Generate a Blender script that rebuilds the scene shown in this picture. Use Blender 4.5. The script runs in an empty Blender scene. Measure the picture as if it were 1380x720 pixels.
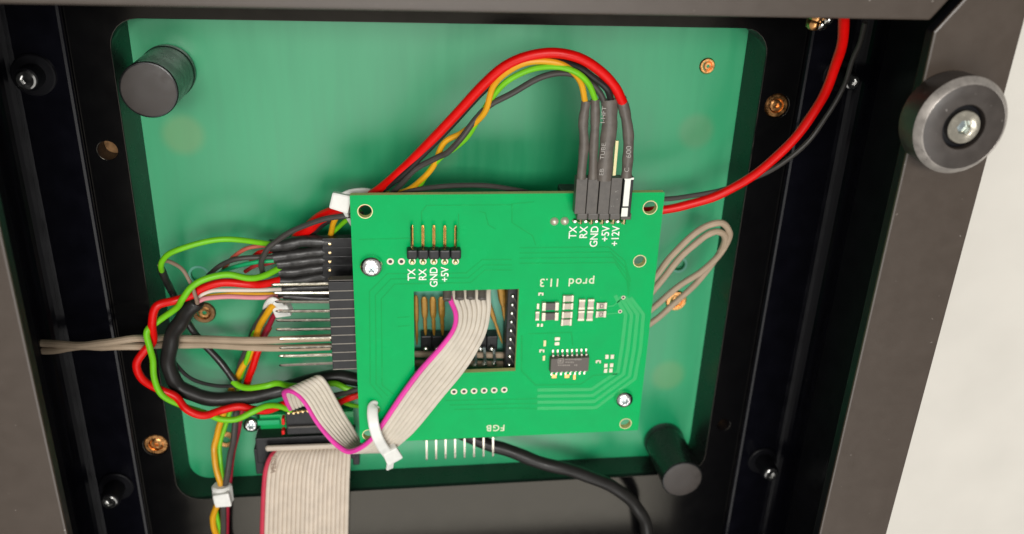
import bpy, bmesh, math, random
from mathutils import Vector, Matrix
random.seed(7)
sc = bpy.context.scene
col = sc.collection
S = 0.1                                   # 1 Blender unit = 10 mm; everything below is written in mm
H = 191.54                                # camera height above the circuit board's face
F = 1185.13                               # focal length in photograph pixels (1380 wide)
RX = Vector((0.9909496, 0.0360766, 0.1292955))     # image right, down, forward in world axes
RY = Vector((-0.0206297, -0.9108346, 0.4122557))
RZ = Vector((0.1326396, -0.4111919, -0.9018470))

# ---------------------------------------------------------------- camera, world, lamps, exposure
cam = bpy.data.objects.new('camera', bpy.data.cameras.new('camera')); col.objects.link(cam)
m3 = Matrix((RX, -RY, -RZ)).transposed()
cam.matrix_world = Matrix.Translation((0, 0, H*S)) @ m3.to_4x4()
cam.data.sensor_width = 36; cam.data.lens = 36*F/1380
cam.data.clip_start = 0.1; cam.data.clip_end = 1000
cam.data.dof.use_dof = True; cam.data.dof.focus_distance = 20.1; cam.data.dof.aperture_fstop = 0.14
sc.camera = cam
w = bpy.data.worlds.new('World'); sc.world = w; w.use_nodes = True
bg = w.node_tree.nodes['Background']; bg.inputs[0].default_value = (1.0, 0.97, 0.93, 1); bg.inputs[1].default_value = 0.38
def lamp(name, loc, target, size, energy, color):
    d = bpy.data.lights.new(name, 'AREA'); d.shape = 'RECTANGLE'; d.size, d.size_y = size[0]*S, size[1]*S
    d.energy = energy; d.color = color
    o = bpy.data.objects.new(name, d); col.objects.link(o); o.location = Vector(loc)*S
    o.rotation_euler = (Vector(target)-Vector(loc)).to_track_quat('-Z', 'Y').to_euler()
    return o
lamp('ceiling_lamp', (80, -670, 900), (80, -670, 0), (680, 860), 46000, (1.0, 0.98, 0.95))
lamp('added_lamp', (40, 240, 1500), (20, -100, 0), (700, 300), 150000, (1.0, 0.97, 0.93))  # added overhead key, kept off the mirror angles to brighten without reflections
lamp('added_lamp', (-560, 420, 1200), (20, -100, 0), (500, 400), 26000, (1.0, 0.97, 0.93))  # added weak fill from the left
vs = sc.view_settings; vs.view_transform = 'Standard'; vs.look = 'None'; vs.exposure = 0.03; vs.gamma = 1.0; vs.use_curve_mapping = False
sc.render.engine = 'CYCLES'

# ---------------------------------------------------------------- helpers
def at(u, v, z):
    """point of the place at height z (mm) that photograph pixel (u, v) shows"""
    d = RX*((u-690)/F) + RY*((v-360)/F) + RZ
    return Vector((0, 0, H)) + d*((z-H)/d.z)
def mmx(u, v, z): return (at(u+1, v, z)-at(u-1, v, z)).length/2
def mmy(u, v, z): return (at(u, v+1, z)-at(u, v-1, z)).length/2

def mat(name, c, rough=0.5, metal=0.0, var=0.12, scale=3.0, bump=0.0, bscale=30.0, ior=1.5, stretch=(1, 1, 1),
        specks=None, coat=0.0, trans=0.0, sss=0.0, rvar=0.08, spec=0.5):
    m = bpy.data.materials.new(name); m.use_nodes = True
    nt = m.node_tree; N = nt.nodes; L = nt.links; b = N['Principled BSDF']
    tc = N.new('ShaderNodeTexCoord'); mp = N.new('ShaderNodeMapping'); mp.inputs['Scale'].default_value = stretch
    L.new(tc.outputs['Object'], mp.inputs[0])
    no = N.new('ShaderNodeTexNoise'); no.inputs['Scale'].default_value = scale; no.inputs['Detail'].default_value = 5
    L.new(mp.outputs[0], no.inputs['Vector'])
    mr = N.new('ShaderNodeMapRange'); mr.inputs[1].default_value = 0.3; mr.inputs[2].default_value = 0.7
    mr.inputs[3].default_value = 1-var; mr.inputs[4].default_value = 1+var; L.new(no.outputs[0], mr.inputs[0])
    mx = N.new('ShaderNodeVectorMath'); mx.operation = 'SCALE'; mx.inputs[0].default_value = c; L.new(mr.outputs[0], mx.inputs['Scale'])
    out = mx.outputs[0]
    if specks:                                   # dust and tiny scratches
        n2 = N.new('ShaderNodeTexNoise'); n2.inputs['Scale'].default_value = specks[1]; n2.inputs['Detail'].default_value = 2
        L.new(tc.outputs['Object'], n2.inputs['Vector'])
        m2 = N.new('ShaderNodeMapRange'); m2.inputs[1].default_value = specks[2]; m2.inputs[2].default_value = specks[2]+0.05
        L.new(n2.outputs[0], m2.inputs[0])
        mc = N.new('ShaderNodeMix'); mc.data_type = 'RGBA'; L.new(m2.outputs[0], mc.inputs[0]); L.new(out, mc.inputs[6])
        mc.inputs[7].default_value = (*specks[0], 1); out = mc.outputs[2]
    L.new(out, b.inputs['Base Color'])
    r2 = N.new('ShaderNodeMapRange'); r2.inputs[1].default_value = 0.3; r2.inputs[2].default_value = 0.7
    r2.inputs[3].default_value = max(0.02, rough-rvar); r2.inputs[4].default_value = min(1, rough+rvar)
    L.new(no.outputs[0], r2.inputs[0]); L.new(r2.outputs[0], b.inputs['Roughness'])
    b.inputs['Metallic'].default_value = metal; b.inputs['IOR'].default_value = ior; b.inputs['Specular IOR Level'].default_value = spec
    b.inputs['Coat Weight'].default_value = coat; b.inputs['Transmission Weight'].default_value = trans
    if sss: b.inputs['Subsurface Weight'].default_value = sss; b.inputs['Subsurface Radius'].default_value = (.1, .1, .1)
    if bump:
        nb = N.new('ShaderNodeTexNoise'); nb.inputs['Scale'].default_value = bscale; nb.inputs['Detail'].default_value = 4
        L.new(mp.outputs[0], nb.inputs['Vector'])
        bp = N.new('ShaderNodeBump'); bp.inputs['Strength'].default_value = bump; bp.inputs['Distance'].default_value = 0.02
        L.new(nb.outputs[0], bp.inputs['Height']); L.new(bp.outputs[0], b.inputs['Normal'])
    return m

M = {}
M['table'] = mat('white_table', (0.62, 0.595, 0.54), 0.5, var=0.03, scale=0.4)
M['rim'] = mat('satin_black_anodised', (0.044, 0.030, 0.020), 0.38, var=0.05, scale=3.0, rvar=0.03, bump=0.06, bscale=90, specks=((0.30, 0.27, 0.24), 9.0, 0.76), ior=1.6)
M['plate'] = mat('gloss_black_anodised', (0.003, 0.003, 0.0035), 0.16, var=0.1, scale=2.0, bump=0.008, bscale=60, specks=((0.10, 0.10, 0.09), 5.0, 0.80), ior=1.46, rvar=0.015)
M['plate'].node_tree.nodes['Principled BSDF'].inputs['Specular Tint'].default_value = (1, .92, .76, 1)
M['wall'] = mat('black_profile', (0.006, 0.006, 0.008), 0.45, var=0.2, scale=2.0, bump=0.04, bscale=50, spec=0.2)
M['lining'] = mat('black_lining', (0.008, 0.010, 0.009), 0.30, var=0.1, scale=2.0, spec=0.8)
M['channel'] = mat('black_channel', (0.0035, 0.0035, 0.006), 0.20, var=0.2, scale=2.0, bump=0.04, bscale=50, spec=0.22, specks=((0.10, 0.10, 0.09), 5.0, 0.80), rvar=0.04)
M['panel'] = mat('frosted_green_sheet', (0.004, 0.29, 0.112), 0.34, var=0.04, scale=1.2, bump=0.012, bscale=16, stretch=(3.5, 0.35, 1), ior=1.68, rvar=0.03, specks=((0.10, 0.33, 0.2), 16, 0.79))
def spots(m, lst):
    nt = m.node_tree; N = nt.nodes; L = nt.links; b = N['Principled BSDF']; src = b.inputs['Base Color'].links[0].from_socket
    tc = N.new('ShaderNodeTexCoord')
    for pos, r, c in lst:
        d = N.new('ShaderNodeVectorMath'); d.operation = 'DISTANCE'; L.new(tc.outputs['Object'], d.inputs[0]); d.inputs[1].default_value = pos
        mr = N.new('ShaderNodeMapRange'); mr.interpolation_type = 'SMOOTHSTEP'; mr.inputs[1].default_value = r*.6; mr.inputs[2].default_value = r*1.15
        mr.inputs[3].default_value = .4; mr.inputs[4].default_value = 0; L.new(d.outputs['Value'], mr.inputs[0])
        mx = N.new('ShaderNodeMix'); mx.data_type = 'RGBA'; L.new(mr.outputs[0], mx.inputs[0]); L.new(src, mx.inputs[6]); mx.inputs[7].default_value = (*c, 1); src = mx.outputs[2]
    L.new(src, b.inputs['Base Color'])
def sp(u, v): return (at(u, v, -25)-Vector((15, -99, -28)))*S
spots(M['panel'], [(sp(247, 182), .55, (.16, .27, .08)), (sp(938, 177), .52, (.12, .24, .11)), (sp(900, 506), .55, (.14, .28, .09)), (sp(590, 205), .6, (.08, .25, .12))])   # soft spots painted in for brass behind the sheet and its hazy reflections
M['pcb'] = mat('green_solder_mask', (0.0, 0.37, 0.094), 0.2, var=0.05, scale=1.5, bump=0.03, bscale=14, spec=0.08, specks=((0.12, 0.50, 0.2), 22, 0.77), rvar=0.12)
M['trace'] = mat('green_masked_copper', (0.006, 0.385, 0.098), 0.22, var=0.05, scale=2, spec=0.3)
M['trace_dark'] = mat('green_mask_thin', (0.0, 0.320, 0.072), 0.22, var=0.05, scale=2, spec=0.12)
M['fr4'] = mat('board_edge', (0.62, 0.62, 0.24), 0.6, var=0.15, scale=20)
M['silk'] = mat('white_print', (0.78, 0.80, 0.72), 0.6, var=0.05)
M['silkbuff'] = mat('buff_print', (0.66, 0.70, 0.50), 0.6, var=0.06)
M['black_plastic'] = mat('black_plastic', (0.011, 0.011, 0.012), 0.42, spec=0.35, var=0.2, scale=8, bump=0.06, bscale=80)
M['grey_plastic'] = mat('worn_black_plastic', (0.085, 0.076, 0.067), 0.45, var=0.2, scale=8, bump=0.10, bscale=60, specks=((0.3, 0.29, 0.27), 14, 0.74))
M['shrink'] = mat('heat_shrink', (0.105, 0.090, 0.076), 0.36, var=0.18, scale=5, bump=0.22, bscale=16)
M['shrink_dark'] = mat('heat_shrink_dark', (0.020, 0.019, 0.018), 0.34, var=0.2, scale=5, bump=0.22, bscale=14)
M['rubber'] = mat('black_rubber', (0.012, 0.013, 0.013), 0.28, spec=0.4, var=0.15, scale=4, bump=0.06, bscale=70)
M['rubber_top'] = mat('rubber_end', (0.040, 0.033, 0.029), 0.55, var=0.12, scale=5, bump=0.10, bscale=80)
M['foot'] = mat('foot_plastic', (0.036, 0.028, 0.023), 0.40, var=0.15, scale=3, bump=0.14, bscale=50, specks=((0.28, 0.26, 0.24), 10, 0.72), ior=1.6)
M['edgeglint'] = mat('painted_edge_glint', (0.30, 0.275, 0.25), 0.33, 0.5, var=0.2, scale=6, bump=0.1, bscale=30)  # lighter colour painted in for the bright reflection on the foot's chamfer
M['steel'] = mat('zinc_steel', (0.80, 0.80, 0.78), 0.20, 1.0, var=0.08, scale=9, bump=0.10, bscale=25)
M['tin'] = mat('tinned_pin', (0.66, 0.62, 0.52), 0.2, 1.0, var=0.08, scale=9)
M['solder'] = mat('solder', (0.80, 0.80, 0.74), 0.24, 1.0, var=0.1, scale=12)
M['gold'] = mat('gold_pin', (0.66, 0.48, 0.25), 0.25, 1.0, var=0.10, scale=9)
M['brass'] = mat('brass', (0.80, 0.40, 0.15), 0.30, 1.0, var=0.25, scale=9, bump=0.15, bscale=20)
M['brass_dark'] = mat('brass_dull', (0.30, 0.17, 0.08), 0.45, 1.0, var=0.25, scale=9)
M['amber'] = mat('amber_contact', (0.27, 0.14, 0.014), 0.35, 0.4, var=0.2, scale=10)
M['hole'] = mat('bore_dark', (0.02, 0.018, 0.015), 0.5, var=0.2)
M['pad'] = mat('tinned_pad', (0.60, 0.56, 0.44), 0.35, 0.5, var=0.1, scale=12)
M['goldpad'] = mat('gold_ring', (0.55, 0.50, 0.27), 0.35, 0.6, var=0.1, scale=12)
M['ceramic'] = mat('buff_ceramic', (0.50, 0.43, 0.35), 0.5, var=0.08, scale=20)
M['dark_ceramic'] = mat('dark_ceramic', (0.085, 0.072, 0.068), 0.45, var=0.15, scale=20)
M['joint'] = mat('header_break_edge', (0.22, 0.20, 0.17), 0.5, var=0.15, scale=12)
M['faint'] = mat('faint_print', (0.34, 0.32, 0.29), 0.5, var=0.3, scale=20)
M['paleteal'] = mat('pale_teal_finish', (0.12, 0.42, 0.30), 0.4, var=0.1, scale=3)
M['chip'] = mat('chip_epoxy', (0.10, 0.086, 0.075), 0.55, var=0.1, scale=15, bump=0.08, bscale=80)
M['chip_print'] = mat('chip_marking', (0.27, 0.245, 0.215), 0.6, var=0.1)
M['tie'] = mat('nylon_white', (0.74, 0.74, 0.70), 0.38, var=0.05, scale=6, sss=0.15)
M['bluepin'] = mat('socket_steel', (0.42, 0.50, 0.52), 0.25, 0.9, var=0.15, scale=10)
def wirem(n, c, r=0.36, **k): M[n] = mat(n, c, r, spec=0.28, var=0.07, scale=3, bump=0.05, bscale=12, **k)
wirem('red', (0.66, 0.003, 0.002)); wirem('dull_red', (0.42, 0.03, 0.03)); wirem('salmon', (0.45, 0.09, 0.06)); wirem('dark_red', (0.30, 0.012, 0.03))
wirem('black', (0.018, 0.017, 0.016)); wirem('greyblack', (0.055, 0.050, 0.045)); wirem('yellow', (0.68, 0.33, 0.010)); wirem('green', (0.16, 0.52, 0.012))
wirem('teal', (0.010, 0.38, 0.14)); wirem('white', (0.66, 0.60, 0.52)); wirem('pink', (0.66, 0.25, 0.28)); wirem('beige', (0.40, 0.31, 0.22), 0.5)
wirem('brown', (0.26, 0.18, 0.13), 0.5); wirem('magenta', (0.72, 0.05, 0.36)); wirem('cream', (0.60, 0.545, 0.46), 0.40); wirem('crimson', (0.52, 0.04, 0.075))
wirem('cream2', (0.60, 0.52, 0.43), 0.42)

def tag(o, label=None, cat=None, group=None, kind=None):
    if label: o['label'] = label
    if cat: o['category'] = cat
    if group: o['group'] = group
    if kind: o['kind'] = kind
    return o
def thing(name, loc, label, cat, group=None):
    o = bpy.data.objects.new(name, None); col.objects.link(o); o.location = Vector(loc)*S
    o.empty_display_size = 0.2
    return tag(o, label, cat, group)
def wloc(o):
    p = Vector((0, 0, 0))
    while o is not None: p += o.location; o = o.parent
    return p
def link(name, mesh, parent=None, loc=None):
    """link a mesh whose coordinates are mm about loc (world mm); without loc the coordinates are world mm"""
    o = bpy.data.objects.new(name, mesh); col.objects.link(o)
    if parent is not None:
        o.parent = parent
    base = wloc(parent) if parent is not None else Vector((0, 0, 0))
    o.location = (Vector(loc)*S if loc is not None else Vector((0, 0, 0))) - base
    return o

class MB:
    def __init__(s): s.v = []; s.f = []; s.mi = []; s.sm = []
    def add(s, vs_, fs, mi=0, smooth=False):
        k = len(s.v); s.v += [Vector(p) for p in vs_]
        for f in fs: s.f.append([i+k for i in f]); s.mi.append(mi); s.sm.append(smooth)
    def box(s, c, d, rz=0.0, bev=0.0, mi=0, top=None):
        """centre, full size, turn about z, bevel; top = (sx, sy) shrinks the upper face"""
        bm = bmesh.new(); bmesh.ops.create_cube(bm, size=1)
        for v in bm.verts:
            sx, sy = (top if (top and v.co.z > 0) else (1, 1))
            v.co = Vector((v.co.x*d[0]*sx, v.co.y*d[1]*sy, v.co.z*d[2]))
        if bev: bmesh.ops.bevel(bm, geom=bm.edges[:], offset=bev, segments=2, affect='EDGES', profile=0.6)
        R = Matrix.Rotation(rz, 3, 'Z'); c = Vector(c)
        bm.verts.index_update()
        s.add([R @ v.co + c for v in bm.verts], [[v.index for v in f.verts] for f in bm.faces], mi); bm.free()
    def lathe(s, prof, c=(0, 0, 0), n=32, mi=0, axis=None, wob=None, smooth=True):
        """prof: (radius, height[, lobes]) rings from one end to the other, closed at both ends"""
        c = Vector(c); q = Vector((0, 0, 1)).rotation_difference(Vector(axis).normalized()) if axis is not None else None
        vs_ = []
        for ring in prof:
            r, z = ring[0], ring[1]; lob = ring[2] if len(ring) > 2 else 0
            for i in range(n):
                a = 2*math.pi*i/n; rr = r
                if lob == 6: rr = r/ max(abs(math.cos((a % (math.pi/3))-math.pi/6)), .01)*0.93      # hexagon
                if lob == 7: rr = r*(1+0.22*math.cos(6*a))                                        # six-lobe
                p = Vector((rr*math.cos(a), rr*math.sin(a), z))
                if q is not None: p = q @ p
                vs_.append(p+c)
        fs = [[j*n+i, j*n+(i+1) % n, (j+1)*n+(i+1) % n, (j+1)*n+i] for j in range(len(prof)-1) for i in range(n)]
        s.add(vs_, fs, mi, smooth)
        s.add(vs_[:n], [list(range(n))[::-1]], mi); s.add(vs_[-n:], [list(range(n))], mi)
    def tube(s, pts, r, n=10, mi=0, flat=1.0, up=None, caps=True):
        """pts smoothed already; r number or list; flat squashes across 'up'"""
        pts = [Vector(p) for p in pts]; m = len(pts)
        rs = r if isinstance(r, (list, tuple)) else [r]*m
        T = [(pts[min(i+1, m-1)]-pts[max(i-1, 0)]).normalized() for i in range(m)]
        nrm = Vector(up) if up is not None else (Vector((0, 0, 1)) if abs(T[0].z) < 0.9 else Vector((1, 0, 0)))
        vs_ = []
        for i in range(m):
            if up is not None: nrm = Vector(up)
            nrm = (nrm - T[i]*nrm.dot(T[i])).normalized(); b = T[i].cross(nrm)
            for k in range(n):
                a = 2*math.pi*k/n
                vs_.append(pts[i]+b*(math.cos(a)*rs[i])+nrm*(math.sin(a)*rs[i]*flat))
        fs = [[j*n+i, j*n+(i+1) % n, (j+1)*n+(i+1) % n, (j+1)*n+i] for j in range(m-1) for i in range(n)]
        s.add(vs_, fs, mi, True)
        if caps: s.add(vs_[:n], [list(range(n))[::-1]], mi); s.add(vs_[-n:], [list(range(n))], mi)
    def strap(s, pts, wid, thk, up, mi=0):
        pts = [Vector(p) for p in pts]; m = len(pts); vs_ = []
        for i in range(m):
            t = (pts[min(i+1, m-1)]-pts[max(i-1, 0)]).normalized(); u = Vector(up[i] if isinstance(up, list) else up)
            b = t.cross(u).normalized(); nn = b.cross(t)
            hw, ht = wid/2, thk/2
            for x, y in ((-hw, -ht*.4), (-hw*.8, -ht), (hw*.8, -ht), (hw, -ht*.4), (hw, ht*.4), (hw*.8, ht), (-hw*.8, ht), (-hw, ht*.4)):
                vs_.append(pts[i]+b*x+nn*y)
        n = 8
        s.add(vs_, [[j*n+i, j*n+(i+1) % n, (j+1)*n+(i+1) % n, (j+1)*n+i] for j in range(m-1) for i in range(n)], mi)
        s.add(vs_[:n], [list(range(n))[::-1]], mi); s.add(vs_[-n:], [list(range(n))], mi)
    def mesh(s, name, mats, origin=Vector((0, 0, 0))):
        me = bpy.data.meshes.new(name)
        me.from_pydata([(p-origin)*S for p in s.v], [], s.f)
        for m in (mats if isinstance(mats, (list, tuple)) else [mats]): me.materials.append(M[m])
        me.polygons.foreach_set('material_index', s.mi); me.polygons.foreach_set('use_smooth', s.sm)
        bm = bmesh.new(); bm.from_mesh(me); bmesh.ops.recalc_face_normals(bm, faces=bm.faces[:]); bm.to_mesh(me); bm.free()
        me.update()
        if any(s.sm): me.set_sharp_from_angle(angle=math.radians(32))
        return me
    def build(s, name, mats, parent=None, loc=None):
        """coordinates are world mm; the object's origin goes to loc, or to its parent thing's base"""
        o0 = Vector(loc) if loc is not None else (wloc(parent)/S if parent is not None else sum(s.v, Vector((0, 0, 0)))/len(s.v))
        return link(name, s.mesh(name, mats, o0), parent, o0)

def smooth(pts, k=8):
    P = [Vector(p) for p in pts]; out = []
    P = [P[0]*2-P[1]] + P + [P[-1]*2-P[-2]]
    for i in range(1, len(P)-2):
        a, b, c, d = P[i-1:i+3]
        for j in range(k):
            t = j/k
            out.append(0.5*((2*b)+(c-a)*t+(2*a-5*b+4*c-d)*t*t+(3*b-a-3*c+d)*t**3))
    out.append(P[-2]); return out
def px(pts, z=None): return [at(p[0], p[1], p[2] if z is None else z) for p in pts]

def sheet(name, outer, holes, z0, z1, mats, parent, bevel=0.0, loc=None):
    """flat plate cut from an outline with holes (mm), walls included; faces up/down get slot 0, walls slot 1"""
    cu = bpy.data.curves.new(name, 'CURVE'); cu.dimensions = '2D'; cu.fill_mode = 'BOTH'
    cu.extrude = (z1-z0)/2*S - bevel*S; cu.bevel_depth = bevel*S; cu.bevel_resolution = 2
    for poly in [outer]+holes:
        sp = cu.splines.new('POLY'); sp.points.add(len(poly)-1); sp.use_cyclic_u = True
        for p, q in zip(sp.points, poly): p.co = (q[0]*S, q[1]*S, 0, 1)
    tmp = bpy.data.objects.new('tmp', cu); col.objects.link(tmp)
    bpy.context.view_layer.update()
    me = bpy.data.meshes.new_from_object(tmp.evaluated_get(bpy.context.evaluated_depsgraph_get()))
    bpy.data.objects.remove(tmp); bpy.data.curves.remove(cu)
    o0 = Vector(loc) if loc is not None else wloc(parent)/S
    me.transform(Matrix.Translation(Vector((0, 0, (z0+z1)/2*S))-o0*S))
    me.materials.clear()
    for m in mats: me.materials.append(M[m])
    for p in me.polygons: p.material_index = 0 if (abs(p.normal.z) > 0.5 or len(mats) == 1) else 1; p.use_smooth = False
    me.name = name
    return link(name, me, parent, o0)
def circ(c, r, n=28): return [(c[0]+r*math.cos(2*math.pi*i/n), c[1]+r*math.sin(2*math.pi*i/n)) for i in range(n)]
def rrect(x0, y0, x1, y1, r, n=6, rt=None):
    o = []; t = r if rt is None else rt; rb = r
    for cx, cy, a0, r in ((x1-t, y1-t, 0, t), (x0+t, y1-t, 90, t), (x0+rb, y0+rb, 180, rb), (x1-rb, y0+rb, 270, rb)):
        for i in range(n+1):
            a = math.radians(a0+90*i/n); o.append((cx+r*math.cos(a), cy+r*math.sin(a)))
    return o
def text(name, body, pos, size, rot, matname, parent, sx=0.8, align='CENTER', thick=0.02, depth=0.03, normal=None, spacing=1.0):
    cu = bpy.data.curves.new('t', 'FONT'); cu.body = body; cu.size = size*S; cu.align_x = align; cu.align_y = 'CENTER'
    cu.offset = thick*S; cu.extrude = depth*S; cu.space_character = spacing
    tmp = bpy.data.objects.new('tmp', cu); col.objects.link(tmp); bpy.context.view_layer.update()
    me = bpy.data.meshes.new_from_object(tmp.evaluated_get(bpy.context.evaluated_depsgraph_get()))
    bpy.data.objects.remove(tmp); bpy.data.curves.remove(cu)
    R = Matrix.Rotation(math.radians(rot), 4, 'Z') @ Matrix.Diagonal((sx, 1, 1, 1))
    if normal is not None: R = Vector((0, 0, 1)).rotation_difference(Vector(normal)).to_matrix().to_4x4() @ R
    me.transform(R); me.materials.clear(); me.materials.append(M[matname]); me.name = name
    return link(name, me, parent, pos)

# ---------------------------------------------------------------- setting: the table under the housing
t = MB(); t.box((0, -100, -66), (3000, 3000, 8), bev=0)
o = t.build('table', 'table', None, (0, -100, -62)); tag(o, kind='structure')

# ---------------------------------------------------------------- housing: rails, floor, plate with opening
PZ, GZ, RIM = -16.0, -25.0, 35.0          # plate face, green sheet face, rail face
LX0, LX1, RX0, RX1 = -87.5, -69.7, 101.2, 118.8
TY0, TY1, BY0, BY1 = -22.7, -3.0, -226.0, -244.0
hs = thing('equipment_housing', (15, -120, -60), 'black anodised metal housing of mitred rails around the recessed green sheet', 'housing')
def rail(name, lip, wall):
    b = MB()
    n = len(lip)
    # lip as bevelled prism
    bm = bmesh.new()
    lo = [bm.verts.new((x, y, RIM-3)) for x, y in lip]; hi = [bm.verts.new((x, y, RIM)) for x, y in lip]
    bm.faces.new(hi); bm.faces.new(lo[::-1])
    for i in range(n): bm.faces.new((lo[i], lo[(i+1) % n], hi[(i+1) % n], hi[i]))
    bmesh.ops.recalc_face_normals(bm, faces=bm.faces[:])
    bmesh.ops.bevel(bm, geom=bm.edges[:], offset=0.45, segments=2, affect='EDGES', profile=0.6)
    bm.verts.index_update()
    b.add([v.co.copy() for v in bm.verts], [[v.index for v in f.verts] for f in bm.faces]); bm.free()
    b.mi = [0 if max(b.v[i].z for i in f) > RIM-.46 and min(b.v[i].z for i in f) > RIM-1 else 1 for f in b.f]
    r = b.build(name, ['rim', 'wall'], hs)
    wb = MB(); x0, y0, x1, y1 = wall
    wb.box(((x0+x1)/2, (y0+y1)/2, (RIM-3.1-61.9)/2), (abs(x1-x0), abs(y1-y0), RIM-3.1+61.9), bev=0.3)
    wb.build('side_wall', 'wall', r)
    return r
g = 0.9
rail('top_rail', [(LX1-1.0, TY0), (RX0-1.4, TY0), (RX1-1.4, TY1+3.2), (RX1-1.4, TY1+7), (LX0-6, TY1+7), (LX0-6, TY0-1.8)], (LX0, TY1+2, RX1-1.6, TY1+5))
rail('right_rail', [(RX0, TY0-2.0), (RX1+.2, TY1-.6+2.6), (RX1+.2, BY1), (RX0, BY0+.6)], (RX1-2.4, TY1-.5, RX1-.2, BY1+1))
rail('left_rail', [(LX1, TY0-1.4), (LX1, BY0+.6), (LX0-7, BY1), (LX0-7, TY0-2.6)], (LX0, TY1-.5, LX0+2.2, BY1+1))
rail('bottom_rail', [(LX1+.6, BY0), (RX0-.6, BY0), (RX1-1, BY1), (LX0+1, BY1)], (LX0+2.4, BY1+.4, RX1-2.6, BY1+2.8))
OX0, OX1, OY0, OY1 = -59.5, 89.6, -164.0, -33.2
def hp(u, v): p = at(u, v, PZ); return (p.x, p.y)
bores = [((145, 203), 2.4), ((975, 573), 2.1), ((1047, 143), 3.3), ((210, 600), 3.4)]
sheet('base_plate', [(-70.0, BY1+3), (101.0, BY1+3), (101.0, TY1+1.6), (-70.0, TY1+1.6)],
      [rrect(OX0-1.9, OY0-.6, OX1+1.9, OY1+.6, 6.6)] + [circ(hp(*b[0]), b[1]) for b in bores], GZ+0.3, PZ, ['plate', 'wall'], hs, bevel=0.12)
b = MB(); r0, r1 = rrect(OX0, OY0, OX1, OY1, 5.5, rt=.8), rrect(OX0-1.85, OY0-.55, OX1+1.85, OY1+.55, 6.6); n = len(r0)        # sloped lining of the opening
b.add([(x, y, GZ+.05) for x, y in r0]+[(x, y, PZ-.25) for x, y in r1]+[(x, y, GZ+.05) for x, y in r1], [[i, (i+1) % n, n+(i+1) % n, n+i] for i in range(n)]+[[n+i, n+(i+1) % n, 2*n+(i+1) % n, 2*n+i] for i in range(n)]+[[2*n+i, 2*n+(i+1) % n, (i+1) % n, i] for i in range(n)], 0, True)
b.build('opening_lining', 'lining', hs)
for x0, x1, sgn in ((-85.2, -70.2, 1), (101.2, 116.3, -1)):          # raised side channels with a coved foot at the wall
    b = MB(); zt = PZ+1.7; prof = []
    xi, xw = (x1, x0) if sgn > 0 else (x0, x1)
    prof = [(xi, PZ-7), (xi, zt-.6), (xi-sgn*.25, zt-.15), (xi-sgn*.8, zt)]
    for i in range(9):
        a = math.pi/2*i/8; R_ = 5.0
        prof.append((xw+sgn*(R_-R_*math.sin(a)), zt+R_-R_*math.cos(a)))
    prof += [(xw, zt+R_+3), (xw-sgn*.6, zt+R_+3), (xw-sgn*.6, PZ-7)]
    n = len(prof); vs_ = [(x, TY1+1.5, z) for x, z in prof]+[(x, BY1+3.2, z) for x, z in prof]
    b.add(vs_, [[i, (i+1) % n, n+(i+1) % n, n+i] for i in range(n)])
    b.add(vs_[:n], [list(range(n))]); b.add(vs_[n:], [list(range(n))[::-1]])
    b.build('side_channel', 'channel', hs)
# bore floors
for (uv, r) in bores[:2]:
    p = at(*uv, PZ); b = MB(); b.lathe([(r-.15, GZ+2), (r-.15, GZ+3.5)], (p.x, p.y, 0), 20); b.build('bore_floor', 'brass_dark', hs)
# brass inserts in the plate
def insert(p, r, zt, parent, ring='brass', core='brass', depth=3.0):
    b = MB()
    b.lathe([(r, zt-depth-2), (r, zt-.35), (r-.3, zt), (r*.62, zt), (r*.56, zt-.4), (r*.56, zt-depth-2)], (p.x, p.y, 0), 28)
    q = b.build('brass_insert', ring, parent)
    b = MB()
    b.lathe([(r*.54, zt-depth-1.6), (r*.54, zt-.35), (r*.42, zt-.1), (r*.20, zt-.1, 6), (r*.18, zt-.7, 6)], (p.x+.15, p.y, 0), 24)
    b.build('threaded_core', core, q)
insert(at(1047, 143, PZ), 3.05, PZ-.2, hs); insert(at(210, 600, PZ), 3.2, PZ-.2, hs, ring='brass')
# socket bolts standing on the side channels
def bolt(bu, tu, r):
    r *= 1.25
    p = at(*bu, PZ+1.7); z0 = PZ+1.7; best = min(((at(*tu, z)-Vector((p.x, p.y, z))).length, z) for z in [z0+i*.25 for i in range(2, 60)])
    z1 = max(z0+3, min(z0+9, best[1])); c = (p.x, p.y, 0)
    b = MB(); b.lathe([(r*1.55, z0+.02), (r*1.55, z0+.6), (r*1.45, z0+.8), (r*.9, z0+.8), (r*.9, z1-.8), (r*.8, z1)], c, 28)
    q = b.build('bolt', 'wall', hs)
    b = MB(); b.lathe([(r*.72, z1-.5), (r*.72, z1+.5), (r*.6, z1+.75), (r*.34, z1+.75, 6), (r*.30, z1+.1, 6)], c, 24); b.build('bolt_tip', 'steel', q)
bolt((46, 101), (33, 105), 2.4); bolt((157, 655), (141, 674), 2.3); bolt((1027, 620), (1042, 637), 2.3); bolt((1128, 101), (1152, 103), 2.0)

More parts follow.
